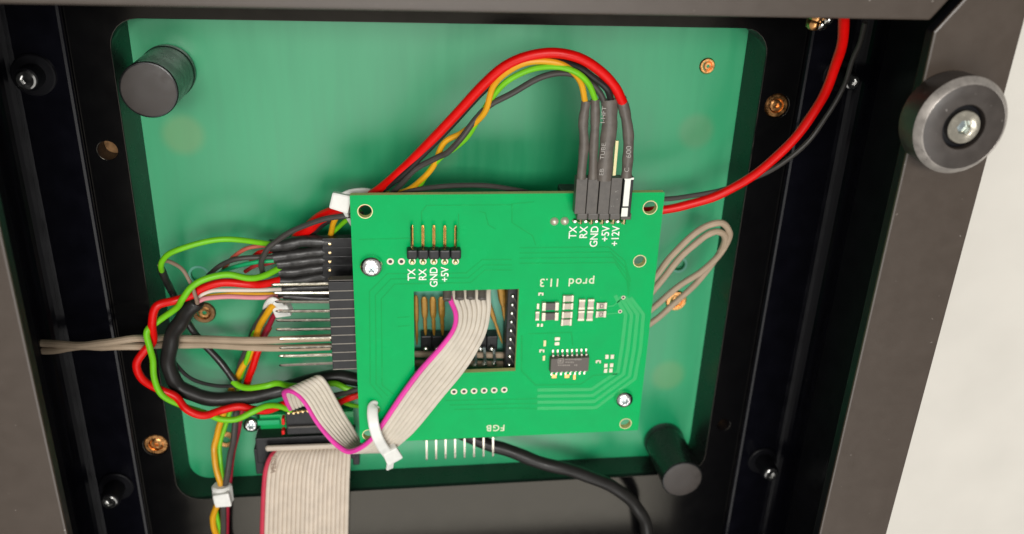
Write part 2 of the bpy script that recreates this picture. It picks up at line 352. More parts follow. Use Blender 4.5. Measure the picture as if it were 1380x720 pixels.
# ---------------------------------------------------------------- green sheet at the bottom of the opening
gp = thing('green_acrylic_sheet', (15, -99, GZ-3), 'hazy green plastic sheet lying in the opening of the black plate', 'panel')
def gpp(u, v): p = at(u, v, GZ); return (p.x, p.y)
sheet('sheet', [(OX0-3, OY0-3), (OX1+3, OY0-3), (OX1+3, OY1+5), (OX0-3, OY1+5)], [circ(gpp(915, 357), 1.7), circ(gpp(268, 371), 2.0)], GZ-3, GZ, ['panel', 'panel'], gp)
insert(at(953, 89, GZ), 2.1, GZ+.35, gp); insert(at(911, 405, GZ), 3.1, GZ+.5, gp, ring='brass'); insert(at(275, 421, GZ), 3.1, GZ+.5, gp, ring='brass_dark')
b = MB(); p = at(305, 592, GZ); b.lathe([(2.6, GZ-.5), (2.6, GZ+.3), (2.3, GZ+.5), (1.2, GZ+.5), (1.2, GZ-.4)], (p.x, p.y, 0), 24); b.build('brass_insert', 'brass', gp)
def panhead(p, r, zt, parent, h=1.9, n=36):
    b = MB(); z0 = zt
    b.lathe([(r*.98, z0), (r, z0+h*.25), (r*.95, z0+h*.55), (r*.78, z0+h*.85), (r*.5, z0+h), (r*.38, z0+h*.98, 7), (r*.33, z0+h*.35, 7), (r*.12, z0+h*.35), (r*.10, z0+h*.6)], (p.x, p.y, 0), n)
    sw = b.build('screw', 'steel', parent)
    b = MB(); b.lathe([(r*.34, z0+h*.36, 7), (r*.32, z0+h*.42, 7), (r*.14, z0+h*.44)], (p.x, p.y, 0), n); b.build('drive_recess', 'bluepin', sw)
    return sw
panhead(at(338, 575, GZ+4), 2.5, GZ+2.2, gp); 
b = MB(); p = at(338, 575, GZ+4); b.lathe([(1.9, GZ-.2), (1.9, GZ+2.15)], (p.x, p.y, 0), 20); b.build('spacer', 'tie', gp)
for (u, v), r in (((915, 357), 1.7), ((268, 371), 2.0)):
    p = at(u, v, GZ); b = MB(); b.lathe([(r+.75, GZ-.1), (r+.7, GZ+.1), (r+.1, GZ+.1), (r+.05, GZ-.1)], (p.x, p.y, 0), 24); b.f = [f for f in b.f if len(f) == 4]; b.mi = b.mi[:len(b.f)]; b.sm = b.sm[:len(b.f)]; b.build('bore_rim', 'paleteal', gp)
    b = MB(); b.lathe([(r-.03, GZ-2.6), (r-.03, GZ-1.0)], (p.x, p.y, 0), 20); b.build('bore_floor', 'panel', gp)

# ---------------------------------------------------------------- rubber buffers and the round foot
def buffer(bu, zt, r, label):
    p = at(*bu, zt); c = (p.x, p.y, 0)
    q = thing('rubber_buffer', (p.x, p.y, GZ), label, 'buffer', 'tall black rubber buffers')
    b = MB(); z0 = GZ+.01
    b.lathe([(r*.97, z0), (r, z0+.5), (r, z0+2.2), (r*.975, z0+2.4), (r*.975, zt-1.1), (r*.985, zt-.5), (r*.95, zt-.15), (r*.9, zt-.06)], c, 48); b.build('body', 'rubber', q)
    b = MB(); b.lathe([(r*.91, zt-.4), (r*.91, zt-.05), (r*.89, zt), (r*.3, zt+.05), (r*.1, zt+.05)], c, 48); b.build('end_face', 'rubber_top', q)
buffer((200, 122), -5.0, 6.25, 'black rubber buffer at the upper left corner of the green sheet')
buffer((920, 647), -5.0, 6.1, 'black rubber buffer at the lower right corner of the green sheet')
FZ = RIM+7.0
p = at(1299.5, 172, FZ); fr = 62*mmx(1300, 172, FZ)
q = thing('round_foot', (p.x, p.y, RIM), 'thick black disc foot bolted onto the right rail of the housing', 'foot'); c = (p.x, p.y, 0)
b = MB(); b.lathe([(fr*.97, RIM+.02), (fr*.99, RIM+.4), (fr, FZ-1.3), (fr*.88, FZ-.1), (fr*.86, FZ), (fr*.47, FZ), (fr*.455, FZ-.15), (fr*.45, FZ-2.4), (fr*.1, FZ-2.4)], c, 72); b.build('disc', 'foot', q)
b = MB(); b.lathe([(fr*1.0, FZ-1.34), (fr*1.006, FZ-1.28), (fr*.887, FZ-.03), (fr*.872, FZ+.02), (fr*.85, FZ-.1)], c, 72); b.f = [f for f in b.f if len(f) == 4]; b.mi = b.mi[:len(b.f)]; b.sm = b.sm[:len(b.f)]; b.build('edge_highlight', 'edgeglint', q)  # chamfer band carrying the painted highlight
b = MB(); b.lathe([(fr*.445, FZ-2.2), (fr*.445, FZ-1.4), (fr*.40, FZ-1.3), (fr*.1, FZ-1.3)], c, 48); b.build('washer', 'wall', q)
b = MB(); b.lathe([(fr*.345, FZ-1.25), (fr*.345, FZ-.1), (fr*.325, FZ+.15), (fr*.24, FZ+.2), (fr*.20, FZ+.05), (fr*.17, FZ), (fr*.145, FZ-.05, 6), (fr*.13, FZ-1.0, 6)], c, 48)
sc_ = b.build('screw_head', 'tin', q)
b = MB(); b.lathe([(fr*.13, FZ-1.1, 6), (fr*.12, FZ-.85, 6), (fr*.05, FZ-.8, 6)], c, 24); b.build('socket', 'bluepin', sc_)

# ---------------------------------------------------------------- circuit board
BX0, BX1, BY_0, BY_1, BT = -9.7, 64.25, -136.5, -68.6, 1.6
cb = thing('circuit_board', (27, -102, -BT), 'bright green square circuit board with a rectangular window', 'circuit board')
def bp(u, v): p = at(u, v, 0); return (p.x, p.y)
hole_list = [((492, 285), 1.55), ((876, 280), 1.6), ((862, 352), 1.45), ((843, 571), 1.45), ((497, 586), 1.45), ((505, 552), 1.35)]
w00, w11 = bp(557.5, 393), bp(694, 500)
WX0, WX1, WY1, WY0 = w00[0], w11[0]+.1, w00[1], w11[1]
sheet('board', rrect(BX0, BY_0, BX1, BY_1, .3), [[(WX0, WY0), (WX1, WY0), (WX1, WY1), (WX0, WY1)]]+[circ(bp(*h[0]), h[1]) for h in hole_list], -BT, 0, ['pcb', 'fr4'], cb)
def ring(c, r0, r1, z, m, name, parent, n=28, h=.06):
    b = MB(); b.lathe([(r1, z), (r1, z+h), (r0, z+h), (r0, z)], (c[0], c[1], 0), n, smooth=False); 
    b.f = [f for f in b.f if len(f) == 4]; b.mi = b.mi[:len(b.f)]; b.sm = b.sm[:len(b.f)]
    return b.build(name, m, parent)
for k, ((u, v), r) in enumerate(hole_list[:5]):
    ring(bp(u, v), r+.01, r+.22, .004, 'goldpad', 'hole_rim', cb)
# copper tracks under the mask
def trace(pts, wid, m, h=.03):
    P = [at(u, v, 0) for u, v in pts]; n = len(P); Lf, Rt = [], []
    for i in range(n):
        a = (P[i]-P[i-1]).normalized() if i else (P[1]-P[0]).normalized()
        c = (P[i+1]-P[i]).normalized() if i < n-1 else a
        t_ = (a+c).normalized(); nn = Vector((-t_.y, t_.x, 0)); k = wid/2/max(.5, t_.dot(a)); Lf.append(P[i]+nn*k); Rt.append(P[i]-nn*k)
    b = MB(); e = Vector((0, 0, h)); i4 = Vector((0, 0, .003))
    rows = [[x+i4 for x in Lf], [x+(y-x)*.08+e for x, y in zip(Lf, Rt)], [y+(x-y)*.08+e for x, y in zip(Lf, Rt)], [y+i4 for y in Rt]]
    b.add(sum(rows, []), [[r*n+i, r*n+i+1, (r+1)*n+i+1, (r+1)*n+i] for r in range(3) for i in range(n-1)])
    b.build('trace', m, cb)
for k in range(4):          # wide tracks round the lower right corner
    o_ = k*8.6
    trace([(724, 514+26+k*8.2-14), (797+k*2, 514+26+k*8.2-15), (833+k*7.6, 505+k*3.2-4), (838+o_*.98, 470), (843.5+o_*.92, 424), (829+o_*.8, 398+k*1)], 1.05, 'trace')
trace([(703, 452), (703, 500), (722, 519), (782, 518), (800, 506), (832, 504)], .45, 'trace_dark')
trace([(712, 450), (770, 448), (772, 466)], .35, 'trace_dark')
trace([(816, 413), (826, 412.5), (839, 402)], .35, 'trace'); trace([(816, 423.5), (834, 422)], .35, 'trace')
for k in range(3):
    trace([(690, 350+k*7), (650+k*2, 350+k*7), (628+k*3, 368+k*6.5), (522+k*5, 369+k*7), (498+k*8, 393+k*5), (499+k*8, 517+k*1), (515+k*8, 536-k*2)], .32, 'trace_dark')
trace([(569, 319), (568, 286), (575, 277), (690, 276)], .3, 'trace_dark'); trace([(618, 288), (618, 325)], .3, 'trace_dark')
trace([(646, 285), (654, 287), (658, 303), (668, 309)], .3, 'trace_dark'); trace([(484, 323), (560, 321)], .3, 'trace_dark')
for k in range(4): trace([(700, 334+k*7), (820+k*3, 333+k*7), (842+k*1, 352+k*9), (850-k*1, 380+k*6)], .34, 'trace_dark')
for k in range(3): trace([(600+k*6, 540+k*6), (700, 538+k*6), (724, 537+k*7)], .35, 'trace_dark')
trace([(720, 272), (690, 275), (690, 300), (718, 318), (722, 330)], .3, 'trace_dark')
trace([(535, 428), (552, 427)], .3, 'trace_dark'); trace([(536, 440), (552, 439)], .3, 'trace_dark')
# screws
panhead(at(500.5, 360, 1.0), 2.75, .05, cb); panhead(at(841.5, 539, 1.0), 2.45, .05, cb)
# plated holes
vm = MB(); vm.lathe([(.86, 0), (.86, .06), (.80, .10), (.50, .10), (.44, .03)], (0, 0, 0), 20)
via_mesh = vm.mesh('plated_hole', 'pad'); dm = MB(); dm.lathe([(.43, .0), (.43, .045)], (0, 0, 0), 16); bore_mesh = dm.mesh('bore', 'hole')
def via(u, v, s=1.0):
    p = at(u, v, .006); o = link('plated_hole', via_mesh, cb, p); o.scale = (s, s, 1)
    i = bpy.data.objects.new('bore', bore_mesh); col.objects.link(i); i.parent = o
for u, v in [(526, 352.5), (541, 352.5)] + [(611.8+13.55*k, 528-.5*k) for k in range(6)]: via(u, v)
via(840, 401, .62); via(835.6, 419.8, .62)
bmx = MB(); bmx.lathe([(1.05, 0), (1.0, .25), (.75, .6), (.4, .85), (.2, .9)], (0, 0, 0), 20); dome = bmx.mesh('solder_joint', 'pad')
for u, v in ((747, 298.5), (761, 298)): link('solder_joint', dome, cb, at(u, v, .01))
# right-angle header, left, with bare gold pins
hd = MB(); hr = [at(555.5+14.6*k, 341, 1.3) for k in range(5)]
for p in hr: hd.box((p.x, p.y, 1.35), (2.5, 2.3, 2.5), bev=.38)
hdr = hd.build('pin_header', 'black_plastic', cb)
pm = MB(); pm.tube([(0, -1.9, -1.4), (0, -1.9, -.2), (0, -1.5, .05), (0, 0, .05), (0, 6.4, .05)], [.33]*5, n=4); pm.tube([(0, 6.35, .05), (0, 7.0, .05)], [.33, .15], n=4)
pin_mesh = pm.mesh('pin', 'gold')
for k, p in enumerate(hr):
    link('pin', pin_mesh, hdr, (p.x, p.y+.1, 1.45))
    sp = at(555.5+14.6*k, 353, 0); via(555.5+14.6*k, 352.5)
    b = MB(); b.lathe([(.55, .1), (.5, .3), (.3, .5)], (sp.x, sp.y, 0), 16); b.build('solder_joint', 'gold', cb)
# header on the upper right, carrying the five wire connectors
hr2 = [at(776+14.4*k, 297, 0) for k in range(5)]
b = MB()
for p in hr2: b.box((p.x+.5, p.y+2.6, 3.3), (2.5, 1.6, 2.5), bev=.3)
hdr2 = b.build('pin_header', 'grey_plastic', cb)
for p in hr2:
    b = MB(); b.tube([(p.x+.3, p.y+.3, 0), (p.x+.45, p.y+.2, 2.4), (p.x+.5, p.y+.5, 3.2), (p.x+.5, p.y+2.4, 3.3)], .38, n=8); b.build('pin', 'gold', hdr2)
    b = MB(); b.lathe([(.75, .01), (.7, .25), (.4, .7), (.3, .8)], (p.x-.35, p.y-.05, 0), 16); b.build('solder_joint', 'solder', cb)
# lettering
for s_, u, v in (('TX', 555, 362.5), ('RX', 570, 362.5), ('GND', 585, 360), ('+5V', 600, 360)):
    text('lettering', s_, at(u, v, .03), 2.55, 90, 'silk', cb, sx=.92, align='RIGHT', thick=.03)
for s_, u, v in (('TX', 773, 305), ('RX', 787.5, 305), ('GND', 802.3, 304.5), ('+5V', 817.3, 304.5), ('+12V', 831, 304.5)):
    text('lettering', s_, at(u, v, .03), 2.65, 90, 'silk', cb, sx=.92, align='RIGHT', thick=.03)
text('lettering', 'prod', at(783.5, 380, .03), 3.1, 179, 'silkbuff', cb, sx=.98, thick=.035, spacing=1.15)
text('lettering', '11.3', at(741, 380.5, .03), 3.1, 179, 'silkbuff', cb, sx=.95, thick=.035, spacing=1.05)
text('lettering', 'FGB', at(668, 576.5, .03), 2.7, 179, 'silkbuff', cb, sx=.95, thick=.035, spacing=1.15)
# surface-mount parts
def chip_part(u, v, wp, hp_, body, name, hz=.9, vert=False, marks=False):
    W, D = wp*mmx(u, v, 0), hp_*mmy(u, v, 0); c = at(u, v, hz*.5)
    b = MB(); b.box((c.x, c.y, hz/2), ((W*.6, D*.86) if not vert else (W*.86, D*.6))+(hz*.86,), bev=.06)
    q = b.build(name, body, cb)
    for s_ in (-1, 1):
        b = MB()
        if not vert: b.box((c.x+s_*W*.385, c.y, hz/2+.02), (W*.23, D, hz), bev=.12)
        else: b.box((c.x, c.y+s_*D*.385, hz/2+.02), (W, D*.23, hz), bev=.12)
        b.build('terminal', 'pad', q)
    if marks:
        b = MB()
        for dx, dy, ww, dd in ((0, .26, .3, .1), (0, -.26, .3, .1), (-.13, 0, .07, .5), (.13, 0, .07, .5)):
            b.box((c.x+dx*W, c.y+dy*D, hz*.93), (ww*W, dd*D, .05))
        b.build('marking', 'dark_ceramic', q)
for u, v in ((741.5, 412.5), (741, 426)): chip_part(u, v, 22.5, 10.5, 'dark_ceramic', 'capacitor', 1.1)
for u, v in ((765.6, 402), (765, 412.5), (764, 424), (763, 434)): chip_part(u, v, 14.5, 8.6, 'ceramic', 'resistor', .9)
for u, v in ((784, 410), (783, 425), (796, 409.6), (794.6, 425)): chip_part(u, v, 8.8, 13.5, 'ceramic', 'resistor', .9, vert=True)
for u, v in ((810.6, 412), (809.7, 423.2)): chip_part(u, v, 14, 8.6, 'ceramic', 'resistor', .7, marks=True)
chip_part(724, 425.6, 5.5, 12, 'ceramic', 'resistor', .7, vert=True)
def pad(u, v, wp, hp_, m='pad', h=.12):
    W, D = wp*mmx(u, v, 0), hp_*mmy(u, v, 0); c = at(u, v, 0); b = MB(); b.box((c.x, c.y, h/2+.004), (W, D, h), bev=min(.05, h*.4)); b.build('solder_pad', m, cb)
for u, v, a, c_, m in ((725, 412.7, 3.2, 7.5, 'pad'), (725, 438, 3.2, 4, 'pad'), (730, 438, 3.2, 4, 'pad'), (751, 456.5, 7, 4.4, 'pad'), (750.5, 463, 6.4, 4.4, 'pad'),
        (734, 462.5, 3.6, 8, 'goldpad'), (732.8, 482.5, 3.4, 6.5, 'goldpad'), (746.7, 507, 6.5, 4.6, 'brass'), (764, 506.7, 6.5, 4.6, 'brass'), (774, 508, 3.6, 6.5, 'brass'),
        (817.8, 480.5, 4.6, 5.6, 'pad'), (825, 480.5, 4.6, 5.6, 'pad'), (816.3, 492.4, 4.6, 5.2, 'pad'), (824, 492, 4.6, 5.2, 'pad'), (816, 499.4, 4.6, 5.2, 'pad'), (823, 499, 4.6, 5.2, 'pad')): pad(u, v, a, c_, m, .22)
for u, v in ((728.7, 396), (730, 472.5), (806, 487)):
    pad(u-2.4, v, 2.2, 4, 'pad', .3); pad(u+2.4, v, 2.2, 4, 'pad', .3); pad(u, v-1.0, 2.6, 2, 'pad', .18)
# sixteen-legged chip
c = at(766.3, 487.7, 0); CW, CD = 52.2*mmx(766, 488, 0), 17.5*mmy(766, 488, 0)+.35
b = MB(); b.box((c.x, c.y, .95), (CW, CD, 1.5), bev=.1, top=(.97, .94), rz=math.radians(.3)); ic = b.build('integrated_circuit', 'chip', cb)
lg = MB(); lg.strap([(0, .0, .85), (0, .45, .85), (0, .75, .55), (0, .9, .12), (0, 1.75, .1)], .52, .22, (0, 0, 1)); leg_mesh = lg.mesh('leg', 'tin')
for k in range(8):
    xx = c.x+(k-3.5)*CW/8.25
    o1 = link('leg', leg_mesh, ic, (xx, c.y+CD/2-.05, 0)); o2 = link('leg', leg_mesh, ic, (xx, c.y-CD/2+.05, 0)); o2.rotation_euler = (0, 0, math.pi)
b = MB(); mk = at(755.5, 486.5, 1.7)
for dx, dy, ww, dd in ((0, .62, 1.5, .2), (0, -.62, 1.5, .2), (-.65, 0, .2, 1.1), (.65, 0, .2, 1.1)): b.box((mk.x+dx, mk.y+dy, 1.71), (ww, dd, .02))
b.add([(mk.x-.3, mk.y+.38, 1.715), (mk.x-.3, mk.y-.38, 1.715), (mk.x+.42, mk.y, 1.715)], [[0, 1, 2]])
b.build('marking', 'chip_print', ic)
b = MB()                                                        # worn, unreadable lines of print
for u0, u1, v in ((762, 782.5, 484.6), (762, 772, 488.3), (752, 768, 492.4), (774, 778.5, 492.2)):
    uu = u0
    while uu < u1:
        wd = random.uniform(1.2, 2.2); p = at(uu+wd/2, v, 1.71); b.box((p.x, p.y, 1.712), (wd*.17, random.uniform(.3, .5), .012)); uu += wd+.7
b.build('marking', 'chip_print', ic)

# ten-pin header on the left edge (under the board) with long tinned pins
PZL = -3.2
tips = [(365, 384), (368, 394.7), (370, 406.7), (371, 419.5), (371.5, 432), (371.5, 444.5), (374.5, 457), (376, 469), (375, 480), (376, 492.5)]
bases = [(438.7, 380.4+12.18*k*0+y) for k, y in enumerate((0, 12.9, 25.6, 38.0, 50.6, 63.0, 75.6, 87.8, 98.4, 110))]
bases = [(438.7+.7*k, y) for k, (x, y) in enumerate(bases)]
b0, b9 = at(444, 384, PZL), at(448, 489.5, PZL)
hb = None
b = MB(); b.box((b0.x+3.2+.1, b0.y+1.65, PZL), (6.6, .25, 2.3)); 
hb = b.build('pin_header', 'grey_plastic', cb)
for k in range(10):
    y = b0.y+(b9.y-b0.y)*k/9
    b = MB(); b.box((b0.x+3.2, y+.15, PZL), (6.8, 2.28, 2.5), bev=.12); b.build('header_block', 'black_plastic', hb)
    b = MB(); b.box((b0.x+3.1, y-1.09, PZL+.14), (6.5, .26, 2.34), bev=.05); b.build('header_joint', 'joint', hb)
    tp, bs = at(*tips[k], PZL), at(*bases[k], PZL); bs.y = (bs.y*.4+(y+.15)*.6); d = (tp-bs).normalized()
    b = MB(); b.tube([bs-d*1.2, tp-d*1.2, tp-d*.4, tp], [.38, .38, .3, .08], n=6, up=(random.uniform(-.1, .1), .5+random.uniform(-.2, .2), .8)); b.build('pin', 'tin', hb)
# eight pins sticking out under the lower edge
b = MB(); e0, e7 = at(574.8, 588, -5), at(664, 583, -5)
b.box(((e0.x+e7.x)/2, (e0.y+e7.y)/2+1.2, -4.2), (e7.x-e0.x+2.5, 2.5, 2.5), bev=.15); h8 = b.build('pin_header', 'black_plastic', cb)
for k in range(8):
    u = 574.8+12.75*k; v0, v1 = 590-.7*k, 620.5-.75*k
    if k == 7: v0, v1 = 592, 615.6
    a_, c_ = at(u, v0, -4.6), at(u+.2, v1, -4.6); b = MB(); b.tube([a_+Vector((0, 2.5, 0)), c_+Vector((0, .5, 0)), c_], [.36, .36, .14], n=4, up=(.7, 0, .7)); b.build('pin', 'tin', h8)
# black socket under the top edge
b = MB(); p = at(775, 262, -5); b.box((p.x, p.y-.8, -4.5), (8, 5.6, 5), bev=.25); b.build('socket', 'black_plastic', cb)

# ---------------------------------------------------------------- display module seen through the window
dm_ = thing('contact_module', tuple(at(625, 450, GZ+.01)), 'module with amber spring contacts seen through the window of the circuit board', 'connector')
ZC = -8.0
b = MB(); b.box(((WX0+WX1)/2, (WY0+WY1)/2-6, -12.5), (WX1-WX0+10, WY1-WY0+20, 1.4), bev=.1); b.build('added_bright_sheet', 'paleteal', dm_)  # added pale sheet, catches light in place of the shaded green sheet
def contact(u0, v0, u1, v1, wid=1.6):
    a_, b_ = at(u0, v0, ZC), at(u1, v1, ZC+.5); b = MB(); P = [a_.lerp(b_, t_/14) for t_ in range(15)]
    R_ = [wid*.30, wid*.5, wid*.52, wid*.52, wid*.52, wid*.52, wid*.5, wid*.46, wid*.28, wid*.34, wid*.28, wid*.33, wid*.26, wid*.22, wid*.12]
    b.tube(P, R_, n=8, flat=.5, up=(0, 0, 1)); b.build('spring_contact', 'amber', dm_)
contact(560.4, 398, 562, 465, 1.2)
for u in (571.5, 583, 594.6): contact(u, 400, u+2, 452)
contact(655, 398, 677, 463, 1.2); contact(674, 380, 682, 436, 2.0)
for u0, u1 in ((567, 582), (582, 597), (597, 612), (655.5, 670.5), (640, 655.5)):
    c = at((u0+u1)/2, 462, ZC); b = MB(); b.box((c.x, c.y, ZC-1), ((u1-u0)*mmx(u0, 462, ZC)*.97, 4.4, 3.2), bev=.3); q = b.build('contact_block', 'black_plastic', dm_)
    b = MB(); c2 = at((u0+u1)/2-.5, 470, ZC+1.3); b.lathe([(.7, ZC+1.2), (.72, ZC+1.5), (.5, ZC+1.9), (.2, ZC+2.05)], (c2.x, c2.y, 0), 14); b.build('solder_joint', 'solder', q)
for v in (477, 489):
    a_, b_ = at(540, v, ZC), at(705, v+2, ZC); b = MB(); b.tube([a_, b_], .85, n=10); b.build('cross_wire', 'beige', dm_)
for u, v0, v1 in ((640, 470, 494), (652.5, 468, 493), (665.5, 470, 492), (627, 472, 495)):
    b = MB(); P = [at(u, v0, ZC+1.5), at(u+1, (v0+v1)/2, ZC+1.8), at(u+2, v1, ZC+1.2)]; b.tube(smooth(P, 5), .42, n=8); q = b.build('contact_lead', 'bluepin', dm_)
    p = at(u, v1-2, ZC+1.8); b = MB(); b.lathe([(.5, p.z-.4), (.62, p.z), (.4, p.z+.4), (.15, p.z+.55)], p*Vector((1, 1, 0)) if False else (p.x, p.y, 0), 12); b.build('solder_joint', 'solder', q)
sh = MB(); c = at(689, 440, -6); sh.box((c.x, c.y, -6.5), (3.2, 26, 6), bev=.25); sb = sh.build('socket_strip', 'black_plastic', dm_)
for k in range(9):
    p = at(691-.6*k, 399+11.6*k, -3.3); b = MB(); b.lathe([(.5, -3.6), (.55, -3.3), (.35, -2.9), (.15, -2.8)], (p.x, p.y, 0), 12); b.build('solder_joint', 'solder', sb)
    b = MB(); b.strap([p+Vector((-.4, .2, 0)), p+Vector((.6, -1.0, -.1)), p+Vector((1.3, -2.4, -.3))], .35, .3, (0, 0, 1)); b.build('diagonal_rib', 'grey_plastic', sb)

# ---------------------------------------------------------------- wires
def wire(name, label, cat, m, pts, r, z=None, parent=None, part='insulation', group=None, k=8, flat=1.0, n=10):
    b = MB(); P = smooth(px(pts, z), k); ph = random.random()*6      # slight hand-bent unevenness
    P = [p+Vector((math.sin(ph+i*.55), math.sin(ph*2+i*.43), .6*math.sin(ph*3+i*.6)))*.07*r for i, p in enumerate(P)]
    b.tube(P, [r*(1+.02*math.sin(ph+i*.8)) for i in range(len(P))], n=n, flat=flat)
    if parent is not None: return b.build(part, m, parent)
    o = b.build(name, m, None, P[0]); return tag(o, label, cat, group)
def lumpy(pts, r, amp=.06, k=6, rr=None):
    P = smooth(pts, k); n = len(P); ph = random.random()*6
    return P, [r*(1+amp*math.sin(ph+i*.9)+amp*.5*math.sin(ph*2+i*2.1))*(rr(i/(n-1)) if rr else 1) for i in range(n)]

# five connectors, their sleeves and the arching wires to the upper right header
ZS = 5.0
top_sets = [
 ('yellow_wire', 'yellow wire arching over the board top into the leftmost grey sleeve', 'yellow', .68,
  [(512, 262, -8), (545, 258, -7), (566, 244, -5), (584, 224, -3), (598, 193, -1), (621, 180, 0), (641, 165, 2), (655, 148, 3.5), (664, 118, 4.5), (681, 99, 5.5), (708, 85, 6.5), (738, 83, 7), (763, 90, 7), (782, 110, 6), (789, 140, 5)],
  [(790, 136), (786, 165), (787, 195), (783, 241)], 1.1, 783.5),
 ('green_wire', 'green wire arching over the board top into the second grey sleeve', 'green', .66,
  [(548, 262, -8), (565, 250, -6), (577, 232, -4), (594, 212, -2), (612, 200, -1), (630, 184, .5), (645, 160, 2), (662, 133, 3), (683, 110, 4.5), (715, 94, 5.5), (748, 90, 7), (775, 97, 7.5), (793, 113, 6.5), (803, 137, 5)],
  [(802, 134), (802, 165), (800, 200), (799, 241)], 1.06, 799),
 ('black_wire', 'black wires joined in the wide printed grey sleeve above the board', 'greyblack', .70,
  [(524, 264, -8), (541, 248, -5), (560, 228, -3), (590, 212, -1), (604, 205, .5), (622, 186, 2), (640, 162, 2), (660, 142, 3), (690, 126, 4), (730, 104, 5), (765, 99, 5), (795, 112, 5), (808, 125, 5), (814, 137, 5)],
  [(821, 134), (822, 165), (817, 205), (814, 243)], 1.75, 815),
]
for nm, lb, m, r, pts, sl, sr, hu in top_sets:
    base = at(pts[0][0], pts[0][1], pts[0][2]); q = thing(nm, base, lb, 'wire')
    b = MB(); b.tube(smooth(px(pts)), r); b.build('insulation', m, q)
    P, R_ = lumpy(px(sl, ZS), sr, .06); b = MB(); b.tube(P, R_, n=14, flat=.8 if sr < 1.5 else .62, up=(0, 0, 1)); s1 = b.build('sleeve', 'shrink', q)
    if sr > 1.5:
        for tx, u, v in (('I-HFT', 813.5, 155), ('TUBE.', 813, 203), ('EB', 811, 232)): text('lettering', tx, at(u, v, ZS+1.25), 1.35, 88, 'faint', s1, sx=1.2, thick=.0, depth=.012)
    p0, p1 = at(hu, 239, ZS-.4), at(hu-3, 286, ZS-1.0)
    b = MB(); c = (p0+p1)/2; b.box((c.x, c.y, ZS-1.0), (2.55, (p0-p1).length, 2.5), bev=.14, rz=0); b.build('connector_shell', 'grey_plastic', q)
    if sr > 1.5:   # second black strand and the bare position beside it
        b = MB(); b.tube(smooth(px([(503, 264, -8), (540, 238, -4), (600, 178, 0), (652, 122, 3), (690, 92, 4), (732, 81, 4.6), (775, 89, 5), (800, 105, 6), (818, 120, 6.5), (824, 137, 5)])), .75); b.build('insulation', 'black', q)
        b = MB(); p0, p1 = at(830, 239, ZS-.4), at(827, 286, ZS-1); c = (p0+p1)/2; b.box((c.x, c.y, ZS-1), (2.55, (p0-p1).length, 2.5), bev=.14); e = b.build('connector_shell', 'grey_plastic', q)
        b = MB(); b.box((at(830, 214, ZS).x, at(830, 214, ZS).y, ZS-.5), (.75, 8.2, .7), bev=.08); b.build('contact_blade', 'goldpad', e)
q = thing('red_wire', at(497, 262, -8), 'thick red wire arching highest over the board top into the rightmost grey sleeve', 'wire')
b = MB(); b.tube(smooth(px([(478, 275, -10), (509, 257, -7), (545, 226, -4), (580, 191, -1), (615, 154, 1.5), (650, 116, 4), (680, 90, 5.5), (712, 76, 6.5), (748, 71.5, 7), (782, 79, 7), (810, 97, 6.5), (829, 118, 6), (839, 138, 5)])), 1.13, n=12); b.build('insulation', 'red', q)
P, R_ = lumpy(px([(837, 132), (843, 155), (847, 185), (846, 215), (844, 239)], ZS), 1.25, .055); b = MB(); b.tube(P, R_, n=14, flat=.85, up=(0, 0, 1)); s1 = b.build('sleeve', 'shrink', q)
text('lettering', '600', at(847.5, 205, ZS+1.3), 1.7, 94, 'faint', s1, sx=1.15, thick=0, depth=.012); text('lettering', 'C', at(845, 229, ZS+1.3), 1.6, 94, 'faint', s1, sx=1, thick=0, depth=.012)
p0, p1 = at(846, 238, ZS-.4), at(842, 290, ZS-1); c = (p0+p1)/2
b = MB(); b.box((c.x, c.y, ZS-1.0), (2.3, (p0-p1).length, 2.5), bev=.14); e = b.build('connector_shell', 'black_plastic', q)
b = MB(); L_ = (p0-p1).length
b.box((c.x-.25, c.y+L_*.13, ZS+.33), (1.35, L_*.70, .16), bev=.04); b.box((c.x-.35, c.y-L_*.37, ZS+.33), (1.5, L_*.22, .2), bev=.05); b.box((c.x, c.y+L_*.47, ZS+.33), (2.2, L_*.05, .2), bev=.04); b.build('white_paint_stripe', 'silk', e)

wire('black_wire', 'thin black wire running just above the top edge of the circuit board', 'wire', 'greyblack', [(535, 264, -5), (556, 257, -5), (590, 252, -4.5), (630, 249.5, -4), (670, 252, -4), (700, 257, -5), (725, 264, -6)], .62)
wire('red_wire', 'thick red wire curving from the top rail down to the right board edge', 'wire', 'red', [(1132, -12, 26), (1138, 20, 20), (1133, 65, 14), (1118, 110, 8), (1095, 155, 3), (1060, 198, 0), (1015, 237, -3), (970, 262, -5), (925, 277, -6), (890, 283, -6.5), (860, 286, -7)], 1.12, n=12)
wire('black_wire', 'thin grey-black wire trailing outside the red wire at the upper right', 'wire', 'greyblack', [(1166, 30, 0), (1158, 60, -3), (1147, 85, -5), (1138, 115, -6), (1115, 155, -6), (1088, 192, -6), (1050, 223, -6), (1005, 245, -6), (960, 259, -6), (915, 266.5, -6), (880, 269, -6)], .6)
# copper terminal under the top rail
q = thing('wire_terminal', at(1105, 32, -6), 'small copper solder terminal peeking out below the top rail', 'terminal')
for u, v, r in ((1102, 24, 1.6), (1098, 33, 1.5), (1107, 34, 1.3), (1116, 27, 1.2)):
    p = at(u, v, 4); b = MB(); b.lathe([(r*.5, 2.4), (r, 3.2), (r*.9, 4.2), (r*.4, 4.9), (r*.1, 5.0)], (p.x, p.y, 0), 14); b.build('solder_lump', 'brass' if r > 1.45 else 'solder', q)
p = at(1104, 10, 1); b = MB(); b.box((p.x, p.y-1, 1), (4, 7, 2.4), bev=.3); b.build('lug', 'brass_dark', q)

